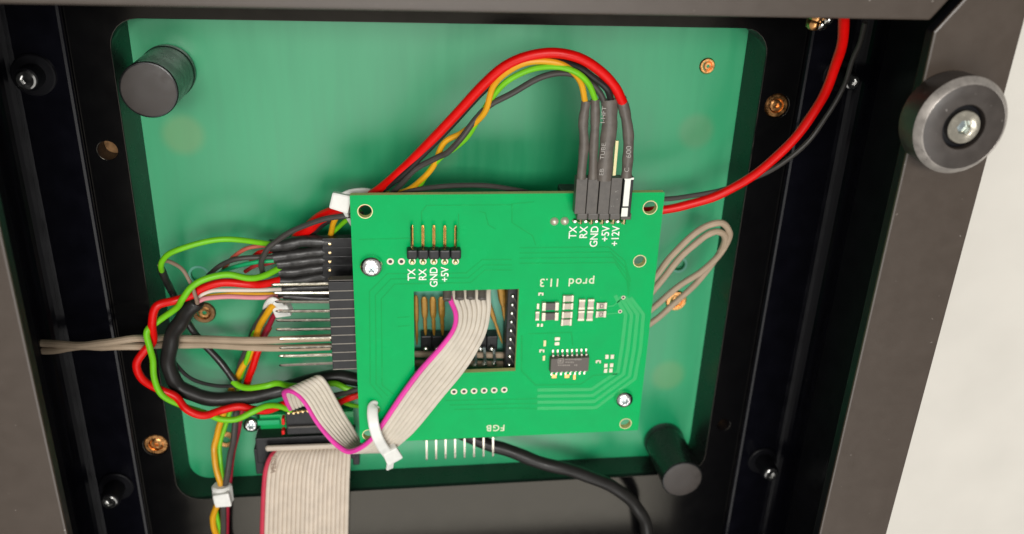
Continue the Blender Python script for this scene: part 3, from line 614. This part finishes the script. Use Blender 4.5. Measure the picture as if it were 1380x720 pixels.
# beige pair across the left and its loop on the right
wire('beige_wire', 'upper strand of the beige pair running left under the rail', 'wire', 'beige', [(-10, 462, -9), (45, 463, -8), (80, 463.5, -7.5), (108, 466, -7), (140, 462, -6.5), (180, 457, -7), (205, 456, -12), (230, 455.5, -16), (262, 456.5, -15), (300, 458, -11), (370, 458.5, -7), (446, 455, -5)], .92, group='beige twisted pair')
wire('beige_wire', 'lower strand of the beige pair running left under the rail', 'wire', 'beige', [(-10, 475, -9), (42, 473.5, -8), (78, 471.5, -7.5), (108, 467, -8), (140, 467.5, -8), (180, 467, -8), (205, 466, -12.5), (230, 465, -16), (262, 465, -15), (300, 465.5, -12), (370, 469.5, -7.5), (446, 467, -5)], .92, group='beige twisted pair')
wire('beige_wire', 'outer strand of the beige loop to the right of the board', 'wire', 'beige', [(850, 410, -9), (884, 372, -8), (905, 345, -7), (930, 320, -6), (952, 305, -6), (970, 300.5, -6), (981, 308, -7), (982, 322, -9), (970, 342, -11), (947, 365, -13), (917, 384, -14), (880, 415, -14), (855, 435, -14)], .85, group='beige wire loop')
wire('beige_wire', 'inner strand of the beige loop to the right of the board', 'wire', 'beige', [(850, 428, -9), (882, 390, -8), (910, 355, -7), (935, 330, -6.5), (955, 316, -6.5), (967, 312, -7), (976, 318, -8), (975, 331, -10), (960, 355, -13), (935, 385, -15), (902, 415, -16), (877, 436, -16), (850, 455, -16)], .85, group='beige wire loop')
# heavy black cable at the bottom
wire('black_cable', 'thick black cable curving from under the board to the bottom edge', 'cable', 'black', [(600, 575, -14), (652, 597, -12), (679, 605, -11), (718, 620, -9), (757, 631, -8), (796, 643, -8), (825, 656, -8), (850, 674, -8), (866, 697, -8), (873, 722, -8), (876, 760, -8)], 1.85, n=18)

# left side: connector row with sleeves under the board
ZL = -13.0
def sleeve_wire(nm, lb, m, r, pts, sl, sr, hv, sm='shrink_dark'):
    q = thing(nm, at(*pts[0]), lb, 'wire')
    b = MB(); b.tube(smooth(px(pts)), r, n=12); b.build('insulation', m, q)
    P, R_ = lumpy(px(sl, ZL), sr, .07); b = MB(); b.tube(P, R_, n=14, flat=.9); b.build('sleeve', sm, q)
    p = at(461, hv, ZL); b = MB(); b.box((p.x, p.y, ZL), (9.5, 2.5, 2.5), bev=.14); sh_ = b.build('connector_shell', 'black_plastic', q)
    p = at(444.5, hv+4, ZL+1.2); b = MB(); b.box((p.x, p.y, ZL+1.1), (.7, .6, .5), bev=.1); b.build('crimp', 'gold', sh_)
sleeve_wire('green_wire', 'light green wire looping over the top of the left bundle', 'green', .70, [(218, 365, -11), (217, 358, -9), (220, 350, -8), (230, 341, -7), (254, 332, -7), (281, 325, -7.5), (304, 322.5, -8), (328, 324, -9), (350, 327, -11), (372, 330, -13)], [(364, 331), (385, 330), (410, 325), (445, 326)], 1.55, 325)
sleeve_wire('black_wire', 'black wire entering the second dark sleeve of the left bundle', 'greyblack', .62, [(281, 371, -15), (297, 358, -13), (316, 350, -12), (341, 347, -12), (372, 346.5, -13)], [(369, 347), (392, 344), (415, 341), (445, 338)], 1.45, 337)
sleeve_wire('teal_wire', 'teal green wire entering the third dark sleeve of the left bundle', 'teal', .55, [(290, 372, -17), (303, 365, -15), (316, 360, -14), (345, 353.5, -13), (376, 351, -13)], [(374, 356), (395, 354), (420, 351), (445, 349)], 1.4, 349)
# red and green twisted loop
sleeve_wire('green_wire', 'bright green strand of the twisted red and green loop on the left', 'green', .80,
  [(392, 553, -14), (374, 547, -12.5), (358, 547.5, -10.5), (341, 555, -9), (319, 565, -8.5), (297, 565, -8.5), (277, 557, -9.5), (249, 548, -10), (219, 533, -8.5), (208, 510, -8), (206, 485, -7.5), (202, 469, -6.5), (198, 447, -6.8), (213, 433, -8.5), (238, 415, -8), (246, 403, -6.5), (258, 387, -6.5), (277, 376, -7), (306, 370, -8), (335, 375, -9), (355, 372, -10.5), (378, 361, -13)], [(376, 367), (400, 366), (425, 362), (446, 360)], 1.4, 360.5)
sleeve_wire('red_wire', 'red strand of the twisted red and green loop on the left', 'red', 1.02,
  [(395, 541, -15), (377, 547, -13.5), (360, 553, -12), (341, 552, -11), (322, 548, -10.5), (299, 553, -10), (274, 560, -8), (252, 552, -7.8), (236, 534, -9.5), (210, 523, -9.5), (191, 510, -8), (184, 491, -7.5), (194, 474, -8.3), (206, 460, -8.8), (205, 436, -7), (211, 413, -7), (236, 405, -8.5), (258, 398, -9), (272, 389, -9), (300, 381, -9), (335, 383, -9.5), (355, 383, -11), (380, 377, -13)], [(378, 379), (400, 379), (425, 374), (446, 372)], 1.4, 372)
wire('salmon_wire', 'faded salmon wire tucked under the light green wire', 'wire', 'salmon', [(296, 372, -18), (305, 358, -16), (314, 347, -14), (328, 337, -13), (345, 332, -13), (368, 331, -14)], .52)
wire('red_wire', 'short dull red wire behind the dark sleeves of the left bundle', 'wire', 'dull_red', [(330, 366, -18), (345, 358, -17), (358, 356, -17), (380, 350, -17)], .55)
wire('red_wire', 'short bright red wire beside the salmon wire at the left sleeves', 'wire', 'red', [(338, 350, -17), (347, 343, -16), (356, 339.5, -15.5), (375, 336, -16)], .75)
wire('black_wire', 'thin black wire bowing over the four dark sleeves', 'wire', 'greyblack', [(490, 289, -6), (465, 291, -6), (440, 295, -6.5), (413, 303, -7.5), (386, 316, -8.5), (366, 330, -9), (356, 343, -9.5), (352, 357, -11), (355, 372, -14)], .68)
wire('red_wire', 'broad red wire passing under the cable tie at the upper left board corner', 'wire', 'red', [(500, 264, -9), (478, 275, -9), (455, 284, -10), (432, 294, -12), (415, 308, -14), (400, 322, -16)], 1.5)
wire('yellow_wire', 'short yellow wire dropping below the upper left board corner', 'wire', 'yellow', [(470, 280, -10), (456, 290, -11), (449, 302, -12), (445, 320, -15)], .7)
wire('green_wire', 'short green wire slanting below the upper left board corner', 'wire', 'green', [(486, 284, -10), (470, 295, -11), (457, 305, -13), (440, 322, -17)], .6)
wire('black_wire', 'short black wire between the red and yellow wires at the board corner', 'wire', 'black', [(470, 285, -11), (440, 298, -13), (422, 312, -15), (405, 328, -18)], 1.0)
# white, yellow and pink conductors leaving the black jacket
def cable_wire(nm, lb, m, r, pts, sl):
    q = thing(nm, at(*pts[0]), lb, 'wire'); b = MB(); b.tube(smooth(px(pts)), r); b.build('insulation', m, q)
    P, R_ = lumpy(px(sl, ZL+.2), .95, .06); b = MB(); b.tube(P, R_, n=12); b.build('sleeve', 'shrink_dark', q)
cable_wire('white_wire', 'white wire leaving the black cable towards the pin header', 'white', .52, [(264, 408, -10), (268, 400, -10), (276, 395, -10), (289, 391.5, -10.5), (316, 391, -11), (347, 391, -12), (384, 390, -13)], [(380, 390), (400, 388), (425, 387), (452, 386)])
cable_wire('yellow_wire', 'thin yellow wire between the white and pink wires', 'yellow', .42, [(265, 408, -10.5), (275, 400, -11), (297, 397, -11.5), (316, 395.5, -12), (345, 396, -13), (375, 396, -13.5)], [(375, 396), (400, 395), (425, 395), (452, 394)])
cable_wire('pink_wire', 'pink wire leaving the black cable towards the pin header', 'pink', .58, [(264, 409, -9.5), (270, 405, -9.5), (281, 402, -10), (308, 400, -11), (335, 401, -12), (355, 401, -12.5), (386, 398.5, -13)], [(382, 399), (400, 400), (425, 402), (452, 402)])
wire('brown_wire', 'thin brown wire from the light green loop down to the black cable', 'wire', 'brown', [(214, 358, -10.5), (223, 352, -10), (236, 356, -9), (248, 366, -8), (258, 384, -7.5), (263, 398, -7.5), (266, 409, -8.5)], .48)
wire('black_cable', 'thick black jacketed cable curving through the left wire loop', 'cable', 'black', [(266, 405, -10), (256, 416, -10), (244, 432, -11), (232, 455, -12), (227, 483, -13), (232, 508, -13.5), (247, 525, -13.5), (272, 535, -13), (305, 538, -13), (335, 535, -13.5), (374, 527, -15), (410, 515, -17), (450, 508, -18), (490, 512, -18)], 1.95, n=16)
q = thing('green_wire', at(217, 360, -12), 'green wire in a long black sleeve crossing behind the left loop', 'wire')
P, R_ = lumpy(px([(217, 362, -11), (224, 378, -13), (232, 394, -16), (255, 438, -17), (274, 463, -17), (297, 488, -16), (317, 515, -14)]), .92, .04); b = MB(); b.tube(P, R_, n=12); b.build('sleeve', 'shrink_dark', q)
b = MB(); b.tube(smooth(px([(314, 514, -14), (322, 520, -13), (335, 523, -12), (358, 520, -11), (374, 516.5, -12), (391, 520, -14), (425, 522, -15), (450, 517, -15), (468, 524, -14), (490, 528, -14)])), .82); b.build('insulation', 'green', q)
wire('black_wire', 'thin black wire curving inside the black cable of the left loop', 'wire', 'black', [(229, 470, -15), (233, 484, -15), (244, 499, -15), (263, 513, -15), (291, 520, -14.5), (318, 521, -14), (345, 530, -14), (380, 533, -15)], .5)
wire('red_wire', 'short red wire disappearing under the lower left board edge', 'wire', 'red', [(440, 550, -14), (455, 544, -13), (470, 537, -12), (492, 530, -12)], .85)
wire('black_wire', 'dark wire under the board edge beside the folded ribbon', 'wire', 'greyblack', [(430, 534, -15), (455, 532, -14), (475, 527, -13), (495, 520, -13)], .7)
wire('green_wire', 'short green wire below the red one at the lower left board edge', 'wire', 'green', [(440, 530, -17), (458, 540, -16), (470, 545, -15), (492, 549, -15)], .6)
# bundle running down to the bottom edge
grp = 'wires of the bundle running down at lower left'
wire('yellow_wire', 'yellow wire of the tied bundle running down at lower left', 'wire', 'yellow', [(375, 405, -10), (362, 419, -11), (350, 440, -13), (343, 460, -14), (338, 478, -15), (324, 500, -16), (310, 530, -17), (300, 560, -17), (293, 585, -16), (289, 603, -15), (290, 624, -13), (297, 652, -10.5), (297, 668, -10.5), (289, 690, -11), (287, 706, -11.5), (293, 724, -12), (300, 750, -12)], .85)
wire('green_wire', 'green wire of the tied bundle running down at lower left', 'wire', 'green', [(368, 412, -13), (350, 437, -14), (340, 455, -14), (336, 474, -14), (328, 498, -16), (318, 530, -18), (307, 565, -17.5), (297, 595, -16), (297, 622, -14), (300, 650, -11), (296, 668, -11), (291, 684, -12), (294, 702, -12), (298, 722, -12.5), (296, 750, -12)], .62)
wire('black_wire', 'black wire of the tied bundle running down at lower left', 'wire', 'greyblack', [(372, 402, -12), (358, 420, -13), (344, 442, -14.5), (333, 470, -16), (322, 500, -17.5), (318, 530, -18), (318, 560, -16), (315, 590, -14), (310, 617, -12.5), (305, 648, -10.5), (302, 668, -10.5), (301, 690, -11), (301, 722, -11.5), (303, 750, -12)], .85)
wire('red_wire', 'dark red wire of the tied bundle running down at lower left', 'wire', 'dark_red', [(380, 412, -12), (368, 428, -13), (358, 449, -13.5), (349, 472, -14), (341, 497, -15), (333, 518, -17), (327, 545, -18), (322, 575, -17), (314, 610, -15), (309, 648, -12), (306, 668, -11.5), (306, 690, -12), (305, 724, -12.5), (307, 750, -12)], .72)
wire('red_wire', 'bright red wire slanting behind the beige pair below the pin header', 'wire', 'red', [(362, 440, -15), (352, 462, -14.5), (346, 478, -14), (338, 502, -15), (331, 522, -17)], .95)

# ---------------------------------------------------------------- cable ties
def tie_head(c, d, up, L=5, W=4.6, T=3.2, parent=None):
    d = Vector(d).normalized(); u = Vector(up); u = (u-d*u.dot(d)).normalized(); s_ = d.cross(u)
    bm = bmesh.new(); bmesh.ops.create_cube(bm, size=1)
    for v in bm.verts:
        k = 1.0 if v.co.x > 0 else .88
        v.co = Vector((v.co.x*L, v.co.y*W*k, v.co.z*T*k))
    bmesh.ops.bevel(bm, geom=bm.edges[:], offset=.5, segments=2, affect='EDGES', profile=.6); bm.verts.index_update()
    b = MB(); b.add([Vector(c)+d*v.co.x+s_*v.co.y+u*v.co.z for v in bm.verts], [[v.index for v in f.verts] for f in bm.faces]); bm.free()
    return b.build('tie_head', 'tie', parent)
q = thing('cable_tie', at(505, 552, -2), 'white cable tie looped through the board holding the ribbon cable', 'cable tie', 'white cable ties')
P = smooth([at(507, 549, -3.5), at(504.5, 546, -.5), at(502.5, 549, 1.6), at(502, 560, 3.2), at(504.5, 576, 4.6), at(509, 590, 4.9), at(516, 603, 3.6), at(522, 611, 2.0)], 6)
b = MB(); b.strap(P, 2.7, 1.0, (0, 0, 1) if False else [(0, 1, .3) if i < 5 else (0.1, .3, 1) for i in range(len(P))]); b.build('strap', 'tie', q)
tie_head(at(527, 611, 1.2), at(532, 622, 1.0)-at(520, 600, 2.6), (.2, .2, 1), 4.6, 4.5, 3.2, q)
b = MB(); p0 = at(524, 622, 0); b.strap([at(527, 614, .5), at(526, 624, .1), at(525, 631, -.4)], 2.0, .9, (.5, .3, .8)); b.build('tail', 'tie', q)
q = thing('cable_tie', at(462, 272, -6), 'milky cable tie at the upper left corner of the circuit board', 'cable tie', 'white cable ties')
tie_head(at(459.5, 272, -5), (1, -.25, .1), (0, .2, 1), 4.6, 4.4, 3.8, q)
b = MB(); b.strap(smooth([at(462, 272, -5), at(468, 285, -6), at(475, 298, -9), at(482, 305, -12)], 5), 2.5, 1.0, (.8, .3, .5)); b.strap(smooth([at(462, 266, -5), at(475, 261, -6), at(495, 260, -8), at(515, 266, -12)], 5), 2.2, .9, (0, .4, .9)); b.build('strap', 'tie', q)
q = thing('cable_tie', at(380, 414, -12), 'small white cable tie behind the long tinned pins', 'cable tie', 'white cable ties')
tie_head(at(381, 417, -11), (1, .3, .2), (0, 0, 1), 4.3, 3.4, 3.0, q)
b = MB(); b.strap(smooth([at(380, 414, -9.5), at(368, 405, -9.5), at(360, 412, -12), at(358, 425, -16)], 5), 1.8, .8, (0.2, .3, 1)); b.build('strap', 'tie', q)
q = thing('cable_tie', at(299, 665, -14), 'white cable tie around the wire bundle at lower left', 'cable tie', 'white cable ties')
c = at(300, 665, -10.4); b = MB(); b.tube([c+Vector((0, 2.9, 0)), c+Vector((0, 2.4, 0)), c+Vector((0, -2.4, 0)), c+Vector((0, -2.9, 0))], [2.3, 2.75, 2.75, 2.3], n=10, flat=.85); b.build('strap', 'tie', q)
tie_head(c+Vector((.3, -.2, 2.3)), (1, .1, 0), (0, 0, 1), 4.4, 4.6, 1.8, q)

# ---------------------------------------------------------------- small ribbon cable (eight conductors) through the window
rib = [((600, 393, -3.5), (662, 387, -3.5)), ((603, 404, -1.8), (661.5, 399, -1.8)), ((611, 424, -.2), (661.5, 417, -.2)), ((608, 444, 1.2), (656.5, 445, 1.2)), ((591, 468, 1.6), (645, 470, 1.6)), ((562, 500, 2), (626, 500, 2)), ((539, 531, 2), (597, 535, 2)),
       ((514, 569, 2), (566, 573, 2)), ((499, 590, 1.6), (549, 590, 1.2)), ((484, 603, .8), (528, 605, -3)), ((468, 609, -.5), (500, 607, -9)), ((454, 602, -1.8), (486, 595, -9.5)), ((439, 588, -2.6), (476, 577, -8.6)),
       ((423, 568, -3), (463, 555, -7)), ((409, 545, -3.2), (450, 531, -5.4)), ((398, 533, -3.8), (442, 517, -5)), ((387, 528, -5), (434, 508, -5.4)), ((380, 531, -7.2), (426, 510, -7.4)), ((384, 543, -10), (422, 525, -10)), ((389, 553, -12), (425, 540, -12))]
q = thing('ribbon_cable', at(625, 398, -9), 'narrow cream ribbon cable with a magenta edge running out of the board window', 'ribbon cable')
LE = smooth([at(*a) for a, b_ in rib], 7); RE = smooth([at(*b_) for a, b_ in rib], 7)
for i in range(8):
    P, R_ = [], []
    for k, (a, b_) in enumerate(zip(LE, RE)):
        t_ = (i+.5)/8; pp = a.lerp(b_, t_); rr = min((b_-a).length/16*1.04, .68)
        if k < 14: pp = pp+Vector((0, 0, (.5 if i % 2 else -.3)*(1-k/14))); rr *= .9+.1*k/14
        P.append(pp); R_.append(rr)
    b = MB(); b.tube(P, R_, n=8); b.build('conductor', 'magenta' if i == 0 else 'cream', q)
for u, v in ((602.5, 398), (619, 397.5), (634, 397), (649, 398)):
    a_, c_ = at(u, v-7, -2.8), at(u, v+7, -.9); b = MB(); b.tube([a_, a_.lerp(c_, .9), c_], [1.05, 1.1, .9], n=14); b.build('crimp_sleeve', 'grey_plastic', q)
# its socket on the lower board
lb = thing('adapter_board', at(415, 585, -22), 'small green adapter board with black sockets below the folded ribbon', 'circuit board')
p0, p1 = at(350, 560, -20), at(478, 598, -20); b = MB(); b.box(((p0.x+p1.x)/2, (p0.y+p1.y)/2, -20.8), (p1.x-p0.x, p0.y-p1.y, 1.6)); b.build('board', 'trace', lb)
p0, p1 = at(384, 553, -14), at(437, 584, -14); b = MB(); b.box(((p0.x+p1.x)/2, (p0.y+p1.y)/2, -17), (p1.x-p0.x, p0.y-p1.y, 6), bev=.25); s1 = b.build('socket', 'black_plastic', lb)
b = MB(); b.box(((p0.x+p1.x)/2, (p0.y*.35+p1.y*.65), -13.6), (p1.x-p0.x-1, .5, .7), bev=.1); b.build('socket_ridge', 'grey_plastic', s1)
for u, v in ((389, 557), (395.6, 557), (401.8, 556), (408, 555), (415, 554.5)):
    p = at(u, v, -13.5); b = MB(); b.lathe([(.5, -14.1), (.55, -13.7), (.3, -13.4)], (p.x, p.y, 0), 12); b.build('contact', 'gold', s1)
for v, h_ in ((566, 2.6), (580.5, 1.7)):
    p = at(382.5, v, -15); b = MB(); b.box((p.x-.1, p.y, -15), (.8, h_*.8, 2), bev=.25); b.build('coding_tab', 'red', s1)
p = at(362, 570, -19); b = MB(); b.box((p.x, p.y, -19.6), (6, 1.6, 1.2), bev=.2); b.build('edge_strip', 'teal', lb)
p0, p1 = at(378, 587, -18), at(438, 593, -18); b = MB(); b.box(((p0.x+p1.x)/2, (p0.y+p1.y)/2, -18.3), (p1.x-p0.x, 1.5, 1.6), bev=.15); b.build('edge_strip', 'paleteal', lb)

# ---------------------------------------------------------------- wide ribbon cable and its connector
q = thing('ribbon_cable', at(415, 612, -16), 'wide grey-beige ribbon cable with a red edge leaving at the bottom', 'ribbon cable')
lw = [((374, 606, -15), (472, 601, -15)), ((363, 614, -13), (472.5, 610, -13)), ((356, 630, -11.5), (472, 628, -11.5)), ((353, 650, -11), (471, 650, -11)), ((351, 690, -11), (470, 690, -11)), ((350, 730, -11.5), (469, 730, -11.5)), ((350, 790, -13), (467, 790, -13))]
LE = smooth([at(*a) for a, b_ in lw], 6); RE = smooth([at(*b_) for a, b_ in lw], 6)
for i in range(20):
    P = [a.lerp(b_, (i+.5)/20) for a, b_ in zip(LE, RE)]; R_ = [(b_-a).length/40*1.05 for a, b_ in zip(LE, RE)]
    b = MB(); b.tube(P, R_, n=8); b.build('conductor', 'crimson' if i == 0 else 'cream2', q)
k = len(P)//4
text('lettering', 'VEDA', at(369, 626, -10.55), 2.1, 84, 'brown', q, sx=1.15, thick=0, depth=.01)
cn = thing('ribbon_connector', at(415, 603, -20), 'black clamp connector with a pale bar at the end of the wide ribbon', 'connector')
p0, p1 = at(344, 590, -16), at(480, 617, -16); b = MB(); b.box(((p0.x+p1.x)/2, (p0.y+p1.y)/2, -18), (p1.x-p0.x, p0.y-p1.y, 5), bev=.3); b.build('body', 'black_plastic', cn)
p0, p1 = at(358, 604.5, -14), at(464, 600.5, -14); b = MB(); b.tube([p0, p0.lerp(p1, .02), p0.lerp(p1, .98), p1], [.5, .85, .85, .5], n=10, flat=.8); b.build('clamp_bar', 'ceramic', cn)
for u, v, w_, h_ in ((350, 622, 2.6, 8.5), (480, 618, 1.9, 4.5)):
    p = at(u, v, -16); b = MB(); b.box((p.x, p.y, -18.4), (w_, h_, 5.0), bev=.3); b.build('latch', 'black_plastic', cn)
